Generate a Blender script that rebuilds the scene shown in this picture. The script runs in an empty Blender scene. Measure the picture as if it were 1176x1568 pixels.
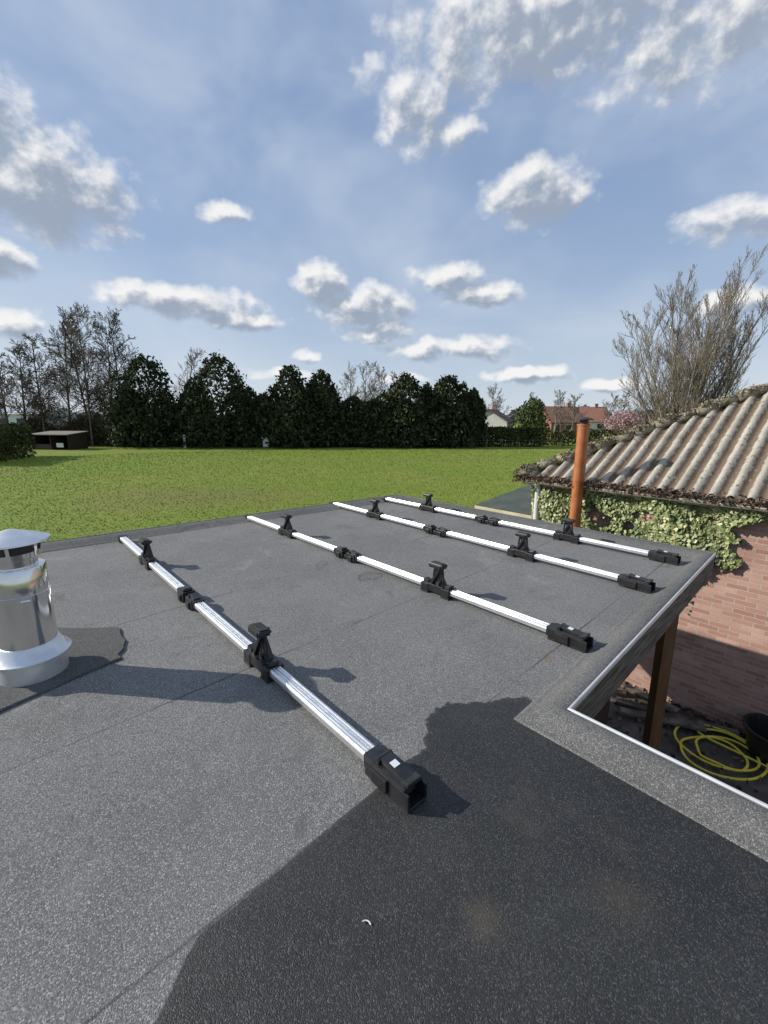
import bpy, math, random
import numpy as np
from mathutils import Vector, Matrix
rad=math.radians
scene=bpy.context.scene
GZ=-2.75
A=np.array([-.662,.749]); B=np.array([.749,.662])

# ---------------------------------------------------------------- helpers
def empty(name,loc=(0,0,0)):
    o=bpy.data.objects.new(name,None); o.location=loc; scene.collection.objects.link(o); return o
def link(me,name,mat=None,parent=None,smooth=False):
    o=bpy.data.objects.new(name,me); scene.collection.objects.link(o)
    if mat: 
        me.materials.append(mat)
    if parent: o.parent=parent
    if smooth:
        me.polygons.foreach_set('use_smooth',[True]*len(me.polygons))
    return o
def mesh_obj(name,verts,faces,mat=None,parent=None,smooth=False):
    me=bpy.data.meshes.new(name); me.from_pydata([tuple(v) for v in verts],[],[tuple(f) for f in faces]); me.update()
    return link(me,name,mat,parent,smooth)
def fast_mesh(name,V,F,mat=None,parent=None,smooth=False):
    V=np.asarray(V,dtype=np.float32); F=np.asarray(F,dtype=np.int32)
    me=bpy.data.meshes.new(name); me.vertices.add(len(V)); me.vertices.foreach_set('co',V.ravel())
    me.loops.add(F.size); me.loops.foreach_set('vertex_index',F.ravel())
    me.polygons.add(len(F)); me.polygons.foreach_set('loop_start',np.arange(len(F),dtype=np.int32)*F.shape[1])
    me.update(calc_edges=True)
    return link(me,name,mat,parent,smooth)

class MB:
    def __init__(s): s.v=[]; s.f=[]
    def add(s,vs,fs):
        n=len(s.v); s.v+= [Vector(v) for v in vs]; s.f+=[tuple(i+n for i in f) for f in fs]
    def box(s,c,size,rot=None):
        x,y,z=[k/2 for k in size]
        vs=[Vector((i,j,k)) for i in(-x,x) for j in(-y,y) for k in(-z,z)]
        if rot: vs=[rot@v for v in vs]
        vs=[v+Vector(c) for v in vs]
        s.add(vs,[(0,1,3,2),(4,6,7,5),(0,4,5,1),(2,3,7,6),(0,2,6,4),(1,5,7,3)])
    def beam(s,p0,p1,w,h):
        p0=Vector(p0);p1=Vector(p1);d=(p1-p0);L=d.length;d.normalize()
        up=Vector((0,0,1)) if abs(d.z)<.95 else Vector((0,1,0))
        y=up.cross(d).normalized(); z=d.cross(y)
        R=Matrix((d,y,z)).transposed()
        s.box((p0+p1)/2,(L,w,h),R)
    def cyl(s,p0,p1,r0,r1=None,n=16):
        r1=r0 if r1 is None else r1
        p0=Vector(p0);p1=Vector(p1);d=(p1-p0).normalized()
        up=Vector((0,0,1)) if abs(d.z)<.9 else Vector((1,0,0))
        a=up.cross(d).normalized(); b=d.cross(a)
        vs=[]
        for p,r in((p0,r0),(p1,r1)):
            for i in range(n):
                t=2*math.pi*i/n; vs.append(p+a*math.cos(t)*r+b*math.sin(t)*r)
        fs=[(i,(i+1)%n,n+(i+1)%n,n+i) for i in range(n)]+[tuple(range(n))[::-1],tuple(range(n,2*n))]
        s.add(vs,fs)
    def lathe(s,prof,n=48,c=(0,0,0)):
        vs=[];fs=[]
        for r,z in prof:
            for i in range(n):
                t=2*math.pi*i/n; vs.append((c[0]+r*math.cos(t),c[1]+r*math.sin(t),c[2]+z))
        for j in range(len(prof)-1):
            for i in range(n):
                k=(i+1)%n; fs.append((j*n+i,j*n+k,(j+1)*n+k,(j+1)*n+i))
        s.add(vs,fs)
    def obj(s,name,mat,parent=None,M=None,bevel=0,smooth=False):
        vs=[M@v for v in s.v] if M is not None else s.v
        o=mesh_obj(name,vs,s.f,mat,parent,smooth)
        if bevel:
            m=o.modifiers.new('b','BEVEL'); m.width=bevel; m.segments=2; m.limit_method='ANGLE'; m.angle_limit=rad(40)
        return o

# ---------------------------------------------------------------- node helpers
class NT:
    def __init__(s,nt): s.nt=nt
    def n(s,t,**k):
        nd=s.nt.nodes.new(t)
        for a,b in k.items(): setattr(nd,a,b)
        return nd
    def set(s,sock,v):
        if hasattr(v,'is_output') or isinstance(v,bpy.types.NodeSocket): s.nt.links.new(v,sock)
        else: sock.default_value=v
    def m(s,op,a,b=None,c=None,clamp=False):
        nd=s.n('ShaderNodeMath',operation=op,use_clamp=clamp); s.set(nd.inputs[0],a)
        if b is not None: s.set(nd.inputs[1],b)
        if c is not None: s.set(nd.inputs[2],c)
        return nd.outputs[0]
    def vm(s,op,a,b=None,c=None,out=0):
        nd=s.n('ShaderNodeVectorMath',operation=op); s.set(nd.inputs[0],a)
        if b is not None: s.set(nd.inputs[1],b)
        if c is not None: s.set(nd.inputs[2],c)
        return nd.outputs[out]
    def noise(s,vec,scale,detail=4,rough=.5,dist=0,out='Fac'):
        nd=s.n('ShaderNodeTexNoise'); 
        if vec is not None: s.set(nd.inputs['Vector'],vec)
        nd.inputs['Scale'].default_value=scale; nd.inputs['Detail'].default_value=detail
        nd.inputs['Roughness'].default_value=rough; nd.inputs['Distortion'].default_value=dist
        return nd.outputs[out]
    def ramp(s,f,lo,hi,a=0.,b=1.,smooth=True):
        nd=s.n('ShaderNodeMapRange'); nd.interpolation_type='SMOOTHSTEP' if smooth else 'LINEAR'
        s.set(nd.inputs[0],f)
        for i,v in zip((1,2,3,4),(lo,hi,a,b)): s.set(nd.inputs[i],v)
        return nd.outputs[0]
    def mix(s,f,a,b,blend='MIX'):
        nd=s.n('ShaderNodeMix',data_type='RGBA',blend_type=blend)
        s.set(nd.inputs[0],f)
        for i,v in((6,a),(7,b)):
            if isinstance(v,(tuple,list)): v=tuple(v)+((1,) if len(v)==3 else ())
            s.set(nd.inputs[i],v)
        return nd.outputs[2]
def newmat(name):
    m=bpy.data.materials.new(name); m.use_nodes=True
    t=NT(m.node_tree); bs=m.node_tree.nodes['Principled BSDF']
    return m,t,bs
def bump(t,bs,h,strength=.5,dist=.01):
    b=t.n('ShaderNodeBump'); b.inputs['Strength'].default_value=strength; b.inputs['Distance'].default_value=dist
    t.set(b.inputs['Height'],h); t.set(bs.inputs['Normal'],b.outputs[0])
def pmat(name,c1,c2,scale=5,rough=.8,metal=0,bmp=0,bscale=60,bd=.005,island=0,spec=.5,stretch=None):
    m,t,bs=newmat(name)
    co=t.n('ShaderNodeTexCoord').outputs['Object']
    if stretch: co=t.vm('MULTIPLY',co,stretch)
    f=t.ramp(t.noise(co,scale,2,.6),.3,.7)
    col=t.mix(f,c1,c2)
    if island:
        g=t.n('ShaderNodeNewGeometry').outputs['Random Per Island']
        k=t.m('MULTIPLY_ADD',g,2*island,1-island)
        cc=t.n('ShaderNodeCombineXYZ'); [t.set(cc.inputs[i],k) for i in range(3)]
        col=t.mix(1.0,col,cc.outputs[0],'MULTIPLY')
    t.set(bs.inputs['Base Color'],col)
    bs.inputs['Roughness'].default_value=rough; bs.inputs['Metallic'].default_value=metal
    bs.inputs['Specular IOR Level'].default_value=spec
    if bmp: bump(t,bs,t.noise(co,bscale,3,.6),bmp,bd)
    return m

# ---------------------------------------------------------------- camera
cam=bpy.data.cameras.new('camera'); co=bpy.data.objects.new('camera',cam); scene.collection.objects.link(co)
co.location=(0,0,1.25); co.rotation_euler=(rad(90-12.28),0,0)
cam.sensor_fit='VERTICAL'; cam.sensor_height=24; cam.lens=24*680/1568; cam.clip_start=.05; cam.clip_end=5000
scene.camera=co
scene.view_settings.view_transform='Standard'; scene.view_settings.look='None'; scene.view_settings.exposure=0

# ---------------------------------------------------------------- sun + sky
SAZ=-83; SEL=28
sd=Vector((math.sin(rad(SAZ))*math.cos(rad(SEL)),math.cos(rad(SAZ))*math.cos(rad(SEL)),math.sin(rad(SEL))))
sl=bpy.data.lights.new('sun','SUN'); so=bpy.data.objects.new('sun',sl); scene.collection.objects.link(so)
sl.energy=5.0; sl.angle=rad(.5); sl.color=(1,.95,.86); so.rotation_euler=sd.to_track_quat('Z','Y').to_euler(); so.location=(-30,4,25)

w=bpy.data.worlds.new('World'); scene.world=w; w.use_nodes=True
w.cycles.sampling_method='MANUAL'; w.cycles.sample_map_resolution=256
wt=NT(w.node_tree); bg=w.node_tree.nodes['Background']; bg.inputs['Strength'].default_value=.1
sky=wt.n('ShaderNodeTexSky',sky_type='NISHITA'); sky.sun_disc=False; sky.sun_elevation=rad(SEL); sky.sun_rotation=rad(SAZ)
sky.air_density=1.0; sky.dust_density=.6; sky.ozone_density=1.6
# clouds placed by azimuth / elevation (degrees), half sizes, strength
CL=[(-35.0,20.2,7.5,3.8,1),(-39,24,4.5,3,1),(-38,13.7,2.8,1.5,.9),(-17.7,20.6,3,1.2,.6),(16.8,22.4,4.6,2.5,1),(3.7,29.7,4.2,3.4,.7),(7.4,27.9,3.4,1.6,.55),
(17.7,34.5,14,3.8,.9),(9.3,32.3,5,2.2,.6),(31,31,9,3.6,.7),(-1.3,32.7,2.4,1.2,.45),(35.5,17.5,4.6,1.7,.8),(-7.4,14.8,2.7,1.9,1),(-2.2,12.4,5,2.1,1),
(7.8,15.4,4.2,1.4,.85),(11.7,13.6,4,1.2,.9),(-22,12.1,6.6,1.4,1),(-16.7,10.8,4.4,1,.95),(-27.8,12.3,2.8,1.2,.9),(8.1,7.9,7.5,1.2,.9),(16.6,4.8,4.2,.9,1),
(-38.3,8.6,2.4,1.2,.9),(-.6,10.0,4,1.3,.75),(-9.4,7.1,1.8,.7,.8),(25.9,3.3,3.6,.7,.75),(36.5,10.7,2.6,1.3,.9),(-12,5,5,.7,.6),(2,4.5,4,.6,.6),
(-75,18,14,5,1),(75,20,12,4,1),(130,25,20,6,1),(-140,22,20,6,1)]
g=bpy.data.node_groups.new('cloud_density','ShaderNodeTree')
g.interface.new_socket('P',in_out='INPUT',socket_type='NodeSocketVector')
g.interface.new_socket('D',in_out='OUTPUT',socket_type='NodeSocketFloat')
gt=NT(g); gi=g.nodes.new('NodeGroupInput'); go=g.nodes.new('NodeGroupOutput')
P=gi.outputs[0]
wn=gt.noise(P,.34,2,.55,out='Color')
Pw=gt.vm('MULTIPLY_ADD',wn,(4.2,2.2,0),P); Pw=gt.vm('ADD',Pw,(-2.1,-1.1,0))
acc=None
for (cx,cy,cw,ch,k) in CL:
    cw*=1.15; ch*=1.15
    d=gt.vm('MULTIPLY_ADD',Pw,(1/cw,1/ch,0),(-cx/cw,-cy/ch,math.sqrt((1-k)*1.1)))
    r=gt.vm('DOT_PRODUCT',d,d,out=1)
    acc=r if acc is None else gt.m('MINIMUM',acc,r)
nz=gt.noise(gt.vm('MULTIPLY',P,(1,1.3,1)),.34,7,.56)
D=gt.m('MULTIPLY_ADD',nz,2.7,gt.m('SUBTRACT',-.28,gt.m('MINIMUM',acc,2.2)))
g.links.new(D,go.inputs[0])
gen=wt.n('ShaderNodeTexCoord').outputs['Generated']
sp=wt.n('ShaderNodeSeparateXYZ'); wt.set(sp.inputs[0],gen)
az=wt.m('MULTIPLY',wt.m('ARCTAN2',sp.outputs[0],sp.outputs[1]),57.2958)
el=wt.m('MULTIPLY',wt.m('ARCSINE',sp.outputs[2]),57.2958)
cb=wt.n('ShaderNodeCombineXYZ'); wt.set(cb.inputs[0],az); wt.set(cb.inputs[1],el)
def dens(vec):
    nd=wt.n('ShaderNodeGroup'); nd.node_tree=g; wt.set(nd.inputs[0],vec); return nd.outputs[0]
D0=dens(cb.outputs[0]); D1=dens(wt.vm('ADD',cb.outputs[0],(-.7,1.05,0)))
alpha=wt.ramp(D0,-.45,.85)
gsh=wt.m('ADD',wt.m('MULTIPLY',wt.m('SUBTRACT',D1,D0),.75),wt.m('MULTIPLY_ADD',D0,.42,.18))
shade=wt.ramp(gsh,-.12,.66)
ccol=wt.mix(shade,(9.4,9.3,9.2),(3.3,3.9,4.9))
cir=wt.noise(wt.vm('MULTIPLY',cb.outputs[0],(.7,1.3,1)),.06,4,.55,.3)
cirf=wt.m('MULTIPLY',wt.ramp(cir,.33,.72),.6)
haze=wt.m('MULTIPLY',wt.m('EXPONENT',wt.m('DIVIDE',wt.m('MAXIMUM',el,0),-11)),.68)
skyc=wt.mix(.6,sky.outputs[0],(2.9,4.25,7.0))
skyc=wt.mix(cirf,skyc,(5.7,6.5,7.8))
skyc=wt.mix(haze,skyc,(7.3,8.0,8.5))
fin=wt.mix(wt.m('MULTIPLY',alpha,.93),skyc,ccol)
wt.set(bg.inputs['Color'],fin)

# ---------------------------------------------------------------- materials
def grass_mat():
    m,t,bs=newmat('grass_field'); co=t.n('ShaderNodeTexCoord').outputs['Object']
    big=t.ramp(t.noise(co,.12,3,.6),.35,.7); mid=t.ramp(t.noise(co,1.3,4,.65),.3,.7); fine=t.ramp(t.noise(co,14,3,.7),.3,.7)
    c=t.mix(big,(.175,.25,.032),(.225,.255,.045))
    c=t.mix(t.m('MULTIPLY',mid,.45),c,(.115,.17,.025))
    c=t.mix(t.m('MULTIPLY',fine,.25),c,(.29,.31,.08))
    dv=t.vm('LENGTH',t.vm('MULTIPLY',t.vm('SUBTRACT',co,(-9,22,GZ)),(.12,.2,0)),out=1)
    dr=t.m('MULTIPLY',t.ramp(t.m('ADD',dv,t.m('MULTIPLY',mid,.6)),.4,1.3,1,0),.6)
    c=t.mix(dr,c,(.20,.175,.065))
    c=t.mix(t.m('MULTIPLY',t.ramp(t.noise(t.vm('MULTIPLY',co,(.35,1,1)),.35,4,.7),.5,.68),.4),c,(.22,.215,.07))
    t.set(bs.inputs['Base Color'],c); bs.inputs['Roughness'].default_value=.9; bs.inputs['Specular IOR Level'].default_value=.15
    bump(t,bs,t.noise(co,7,4,.75),.6,.08)
    return m
M_grass=grass_mat()
M_blade=pmat('grass_blades',(.17,.24,.028),(.245,.27,.05),.3,.8,island=.2,spec=.15)
M_conif=pmat('conifer_foliage',(.028,.039,.018),(.060,.069,.030),.5,.85,island=.45,spec=.15)
M_hedge=pmat('hedge_foliage',(.04,.055,.02),(.08,.09,.03),.8,.85,island=.4,spec=.15)
M_olive=pmat('olive_hedge',(.075,.07,.03),(.11,.11,.04),.8,.85,island=.4,spec=.15)
M_ltree=pmat('evergreen_foliage',(.06,.09,.03),(.10,.13,.05),.8,.85,island=.4,spec=.15)
M_bark=pmat('bark',(.10,.08,.065),(.17,.14,.12),2,.9,spec=.2)
M_barkL=pmat('pale_bark',(.17,.14,.11),(.25,.215,.175),2,.9,spec=.2)
M_brush=pmat('brush_twigs',(.085,.06,.045),(.14,.10,.075),1,.9,island=.35,spec=.15)
M_dist=pmat('distant_foliage',(.10,.105,.09),(.16,.16,.14),.05,.95,island=.25,spec=.1)
M_blossom=pmat('blossom',(.38,.22,.22),(.5,.34,.33),1,.9,island=.25)
M_black=pmat('black_plastic',(.012,.012,.013),(.022,.022,.024),20,.38)
M_rub=pmat('rubber_pad',(.018,.018,.018),(.03,.03,.03),20,.7)
M_feather=pmat('dark_feathers',(.008,.008,.008),(.014,.013,.012),20,.9,spec=.1)
M_alu=pmat('aluminium',(.76,.77,.78),(.86,.87,.88),14,.36,metal=.85,bmp=.08,bscale=60)
M_label=pmat('label',(.7,.75,.78),(.8,.8,.8),50,.4)
M_steel=pmat('stainless_steel',(.68,.68,.67),(.76,.76,.75),3,.13,metal=1,bmp=.05,bscale=12)
M_zinc=pmat('galvanised_skirt',(.66,.67,.69),(.80,.81,.82),9,.34,metal=.7,bmp=.2,bscale=30)
M_trim=pmat('edge_trim',(.62,.63,.63),(.75,.76,.76),6,.4,metal=.4)
M_orange=pmat('rusty_flue_paint',(.36,.105,.03),(.46,.16,.055),5,.5,bmp=.1)
M_dark=pmat('dark_cap',(.03,.025,.022),(.06,.05,.045),12,.6)
M_white=pmat('white_pvc',(.62,.62,.58),(.75,.75,.72),4,.4)
M_cream=pmat('cream_board',(.45,.40,.28),(.55,.50,.36),4,.7)
M_post=pmat('stained_timber',(.13,.06,.024),(.20,.095,.04),3,.6,stretch=(8,8,1))
M_clad=pmat('dark_timber_cladding',(.025,.016,.011),(.045,.028,.018),3,.7,stretch=(1,1,12))
M_wood=pmat('weathered_board',(.06,.052,.045),(.20,.172,.145),5,.9,bmp=.4,bscale=30,stretch=(1,1,14),spec=.25)
M_gut=pmat('gutter_zinc',(.20,.18,.15),(.32,.29,.25),5,.6)
M_hose=pmat('yellow_hose',(.62,.52,.03),(.72,.62,.08),6,.4)
M_pave=pmat('paving',(.06,.055,.05),(.12,.11,.10),3,.85,bmp=.5,bscale=12)
M_soil=pmat('soil',(.05,.042,.03),(.09,.075,.05),3,.95,bmp=.6,bscale=12)
M_tileR=pmat('red_roof_tiles',(.24,.105,.07),(.32,.15,.10),3,.8)
M_tileD=pmat('dark_roof_tiles',(.10,.075,.07),(.15,.11,.10),3,.8)
M_wallW=pmat('rendered_wall',(.55,.54,.50),(.65,.64,.6),2,.8)
M_wallR=pmat('red_wall',(.25,.12,.08),(.32,.16,.11),6,.8)
M_glass=pmat('window_glass',(.03,.04,.05),(.05,.06,.07),2,.1)
M_greenfelt=pmat('shed_felt',(.055,.07,.055),(.085,.10,.08),3,.85,bmp=.3)
M_green_h=pmat('greenhouse_panels',(.6,.62,.63),(.7,.72,.73),.3,.3)

def felt_mat(name,deck=True,k=1.0):
    m,t,bs=newmat(name); co=t.n('ShaderNodeTexCoord').outputs['Object']
    def s(c): return tuple(q*k for q in c)
    g1=t.noise(co,210,2,.8)
    vo=t.n('ShaderNodeTexVoronoi'); t.set(vo.inputs['Vector'],co); vo.inputs['Scale'].default_value=330
    vs=t.n('ShaderNodeSeparateColor'); t.set(vs.inputs[0],vo.outputs['Color'])
    spark=t.ramp(vs.outputs[0],.74,1.0)
    n_mid=t.noise(co,30,4,.75)
    blot=t.noise(co,1.3,6,.65)
    dry=t.mix(t.ramp(blot,.3,.72),s((.172,.169,.162)),s((.262,.257,.245)))
    dry=t.mix(t.m('MULTIPLY',t.ramp(g1,.38,.62),.8),dry,s((.075,.074,.073)))
    dry=t.mix(t.m('MULTIPLY',t.ramp(n_mid,.48,.70),.45),dry,s((.105,.104,.102)))
    dry=t.mix(t.m('MULTIPLY',spark,.5),dry,s((.56,.55,.52)))
    stn=t.noise(co,2.7,5,.72,.8)
    st=t.ramp(stn,.58,.69)
    dry=t.mix(t.m('MULTIPLY',st,.55),dry,s((.10,.095,.087)))
    pale=t.ramp(t.noise(t.vm('MULTIPLY',co,(1.6,1,1)),.9,5,.7,.5),.58,.70)
    dry=t.mix(t.m('MULTIPLY',pale,.28),dry,s((.36,.355,.34)))
    col=dry
    if deck:
        def spot(x,y,r0,r1):
            d=t.vm('LENGTH',t.vm('MULTIPLY',t.vm('SUBTRACT',co,(x,y,0)),(1,1,0)),out=1)
            d=t.m('ADD',d,t.m('MULTIPLY',t.m('SUBTRACT',stn,.5),.22)); return t.ramp(d,r0,r1,1,0)
        ring=t.m('SUBTRACT',spot(-.104,3.346,.085,.10),t.m('MULTIPLY',spot(-.104,3.346,.065,.08),.7))
        col=t.mix(t.m('MULTIPLY',ring,.6),col,(.05,.048,.045))
        col=t.mix(t.m('MULTIPLY',spot(.86,2.13,.015,.06),.55),col,(.20,.14,.08))
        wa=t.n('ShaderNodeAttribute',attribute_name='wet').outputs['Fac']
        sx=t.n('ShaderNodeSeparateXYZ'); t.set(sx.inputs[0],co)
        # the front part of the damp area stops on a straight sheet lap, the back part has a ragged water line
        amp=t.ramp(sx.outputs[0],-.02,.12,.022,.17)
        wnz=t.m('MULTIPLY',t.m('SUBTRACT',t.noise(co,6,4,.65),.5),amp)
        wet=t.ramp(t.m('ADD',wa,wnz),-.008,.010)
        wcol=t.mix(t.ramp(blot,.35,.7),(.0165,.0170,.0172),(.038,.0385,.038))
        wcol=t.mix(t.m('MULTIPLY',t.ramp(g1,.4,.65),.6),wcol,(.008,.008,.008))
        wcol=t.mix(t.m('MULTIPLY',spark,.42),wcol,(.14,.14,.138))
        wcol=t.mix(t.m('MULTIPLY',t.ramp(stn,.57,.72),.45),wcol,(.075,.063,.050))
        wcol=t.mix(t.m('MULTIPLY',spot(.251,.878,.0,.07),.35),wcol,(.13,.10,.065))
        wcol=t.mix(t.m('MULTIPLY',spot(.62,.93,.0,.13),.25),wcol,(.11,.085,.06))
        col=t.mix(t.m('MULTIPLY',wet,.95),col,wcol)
        edge=t.m('MULTIPLY',t.ramp(t.m('ABSOLUTE',t.m('ADD',wa,wnz)),.0,.010,1,0),.7)
        col=t.mix(edge,col,(.016,.016,.016))
        a=t.m('ADD',t.m('MULTIPLY',sx.outputs[0],-.699),t.m('MULTIPLY',sx.outputs[1],.716))
        a=t.m('ADD',a,t.m('MULTIPLY',t.m('SUBTRACT',n_mid,.5),.014))
        pp=t.m('PINGPONG',t.m('SUBTRACT',a,.93),.5)
        seam=t.ramp(pp,.002,.007,1,0)
        seam=t.m('MULTIPLY',seam,t.ramp(blot,.40,.62,.08,.85))
        col=t.mix(seam,col,(.04,.04,.04))
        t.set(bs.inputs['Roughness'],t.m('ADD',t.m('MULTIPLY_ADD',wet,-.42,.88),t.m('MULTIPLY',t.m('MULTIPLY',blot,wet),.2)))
        bs.inputs['Specular IOR Level'].default_value=.35
    else:
        bs.inputs['Roughness'].default_value=.88; bs.inputs['Specular IOR Level'].default_value=.35
    t.set(bs.inputs['Base Color'],col)
    bump(t,bs,t.m('MULTIPLY_ADD',vo.outputs['Distance'],-.7,n_mid),.6,.004)
    return m
M_felt=felt_mat('mineral_felt'); M_feltk=felt_mat('mineral_felt_kerb',False,.74); M_feltp=felt_mat('patch_felt',False,.52)

def brick_mat():
    m,t,bs=newmat('pink_brick'); uv=t.n('ShaderNodeUVMap'); uv.uv_map='UVMap'
    b=t.n('ShaderNodeTexBrick'); t.set(b.inputs['Vector'],uv.outputs[0])
    b.inputs['Scale'].default_value=1; b.inputs['Brick Width'].default_value=.22; b.inputs['Row Height'].default_value=.062
    b.inputs['Mortar Size'].default_value=.007; b.inputs['Mortar Smooth'].default_value=.1; b.inputs['Bias'].default_value=0
    b.inputs['Color1'].default_value=(.36,.17,.125,1); b.inputs['Color2'].default_value=(.56,.34,.27,1); b.inputs['Mortar'].default_value=(.44,.40,.35,1)
    n=t.ramp(t.noise(uv.outputs[0],3,4,.6),.3,.7)
    c=t.mix(t.m('MULTIPLY',n,.3),b.outputs[0],(.36,.20,.155))
    c=t.mix(t.m('MULTIPLY',t.ramp(t.noise(uv.outputs[0],1.1,4,.7),.52,.7),.45),c,(.20,.12,.095))
    t.set(bs.inputs['Base Color'],c); bs.inputs['Roughness'].default_value=.9
    bump(t,bs,t.m('SUBTRACT',t.m('MULTIPLY',t.noise(uv.outputs[0],40,2,.6),.3),b.outputs['Fac']),.8,.010)
    return m
M_brick=brick_mat()
def corr_mat():
    m,t,bs=newmat('mossy_corrugated_sheet'); co=t.n('ShaderNodeTexCoord').outputs['Object']
    cr=t.n('ShaderNodeAttribute',attribute_name='crest').outputs['Fac']
    n1=t.noise(co,9,4,.7); n2=t.noise(co,2,3,.6)
    base=t.mix(t.ramp(n2,.3,.7),(.36,.32,.26),(.50,.46,.38))
    val=t.ramp(t.m('ADD',cr,t.m('MULTIPLY',t.m('SUBTRACT',n1,.5),1.5)),.3,.75,1,0)
    c=t.mix(t.m('MULTIPLY',val,.88),base,(.12,.070,.040))
    c=t.mix(t.m('MULTIPLY',t.ramp(t.noise(co,16,4,.7),.55,.66),.75),c,(.085,.065,.03))
    c=t.mix(t.m('MULTIPLY',t.ramp(t.noise(co,27,3,.7),.6,.7),.5),c,(.55,.51,.40))
    t.set(bs.inputs['Base Color'],c); bs.inputs['Roughness'].default_value=.93
    bump(t,bs,t.noise(co,35,3,.7),.8,.015)
    return m
M_corr=corr_mat()
M_moss=pmat('mossy_ridge',(.12,.10,.055),(.34,.30,.22),11,.95,bmp=1,bscale=30,bd=.015)
def ivy_mat():
    m,t,bs=newmat('ivy_leaves'); ge=t.n('ShaderNodeNewGeometry'); co=t.n('ShaderNodeTexCoord').outputs['Object']
    r=ge.outputs['Random Per Island']
    c=t.mix(t.ramp(r,0,.5),(.06,.10,.03),(.22,.26,.09))
    c=t.mix(t.ramp(r,.62,1),c,(.56,.54,.28))
    c=t.mix(t.m('MULTIPLY',t.ramp(t.noise(co,1.5,2,.6),.4,.65),.4),c,(.17,.20,.07))
    t.set(bs.inputs['Base Color'],c); bs.inputs['Roughness'].default_value=.5
    return m
M_ivy=ivy_mat()

# ---------------------------------------------------------------- vegetation generators
def leaf_quads(C,size,rng,aspect=.6,up=0):
    N=len(C); n=rng.normal(size=(N,3)); n/=np.linalg.norm(n,axis=1)[:,None]
    t=np.cross(n,rng.normal(size=(N,3))); t/=np.linalg.norm(t,axis=1)[:,None]
    if up: t=t+np.array([0,0,up]); t/=np.linalg.norm(t,axis=1)[:,None]
    b=np.cross(n,t); b/=np.maximum(np.linalg.norm(b,axis=1),1e-6)[:,None]
    s=(size*(.5+rng.random(N)))[:,None]
    V=np.stack([C-t*s,C+b*s*aspect,C+t*s,C-b*s*aspect],1).reshape(-1,3)
    return V,np.arange(4*N).reshape(-1,4)
def tubes(segs,k=4):
    S=np.array(segs,dtype=float); p0=S[:,0:3];p1=S[:,3:6];r0=S[:,6];r1=S[:,7]
    d=p1-p0; d/=np.maximum(np.linalg.norm(d,axis=1),1e-9)[:,None]
    ref=np.where(np.abs(d[:,2:3])<.9,np.array([[0,0,1.]]),np.array([[1.,0,0]]))
    a=np.cross(ref,d); a/=np.linalg.norm(a,axis=1)[:,None]; b=np.cross(d,a)
    V=[]
    for p,r in((p0,r0),(p1,r1)):
        for i in range(k):
            t=2*math.pi*i/k; V.append(p+(a*math.cos(t)+b*math.sin(t))*r[:,None])
    V=np.stack(V,1); N=len(S)
    F=np.array([[i,(i+1)%k,k+(i+1)%k,k+i] for i in range(k)])
    F=(F[None]+(np.arange(N)*2*k)[:,None,None]).reshape(-1,4)
    return V.reshape(-1,3),F
def conifer(X,Y,h,R,seed,mat=None,n=7000,leaf=.25,name='conifer_tree',bushy=None):
    rng=np.random.default_rng(seed); root=empty(name,(X,Y,GZ)); C=[]
    if bushy is None: bushy=1.4+.9*rng.random()
    K=11
    sp=[(0,0,h*.97,R*.82)]
    for i in range(K):
        a=rng.random()*6.28; q=R*(.25+.6*rng.random()); sp.append((q*math.cos(a),q*math.sin(a),h*(.6+.4*rng.random())*(1-.15*q/R),R*(.36+.25*rng.random())))
    for j,(cx,cy,hh,rr) in enumerate(sp):
        m=int(n*(.28 if j==0 else .72/K)); u=rng.random(m)**.85; an=rng.random(m)*6.283
        prof=np.sqrt(np.maximum(1-u**(1.25*bushy),0))*(.7+.3*np.minimum(u/.12,1))
        lump=1+.18*np.sin(3*an+8*u+j)+.14*np.sin(7*an-17*u+2*j)+.10*np.sin(40*u+4*an)
        r=rr*prof*lump*(.55+.52*rng.random(m)**.5)
        C.append(np.stack([cx+r*np.cos(an),cy+r*np.sin(an),u*hh*(1+.025*rng.normal(size=m))+.1],1))
    C=np.concatenate(C)
    V,F=leaf_quads(C,leaf,rng,.5,up=.5)
    fast_mesh('foliage',V,F,mat or M_conif,root)
    V,F=tubes([(0,0,0,0,0,h*.5,.25,.15)],8); fast_mesh('trunk',V,F,M_bark,root)
    return root
def hedge(name,p0,p1,h,wd,n,seed,mat,leaf=.2,topvar=.15):
    rng=np.random.default_rng(seed); p0=np.array(p0);p1=np.array(p1); L=np.linalg.norm(p1-p0); d=(p1-p0)/L; nn=np.array([-d[1],d[0]])
    u=rng.random(n)*L
    top=h*(1+topvar*np.sin(u*.9+seed)*.6+topvar*np.sin(u*2.3+1)*.5)
    z=rng.random(n)**.8*top; v=(rng.random(n)-.5)*wd
    edge=rng.random(n)<.6; v=np.where(edge,np.sign(v)*wd*.5*(.85+.25*rng.random(n)),v)
    v*=1-.25*(z/top)**3
    C=np.stack([p0[0]+d[0]*u+nn[0]*v,p0[1]+d[1]*u+nn[1]*v,GZ+z],1)
    V,F=leaf_quads(C,leaf,rng,.6); o=fast_mesh(name,V,F,mat)
    return o
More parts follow.
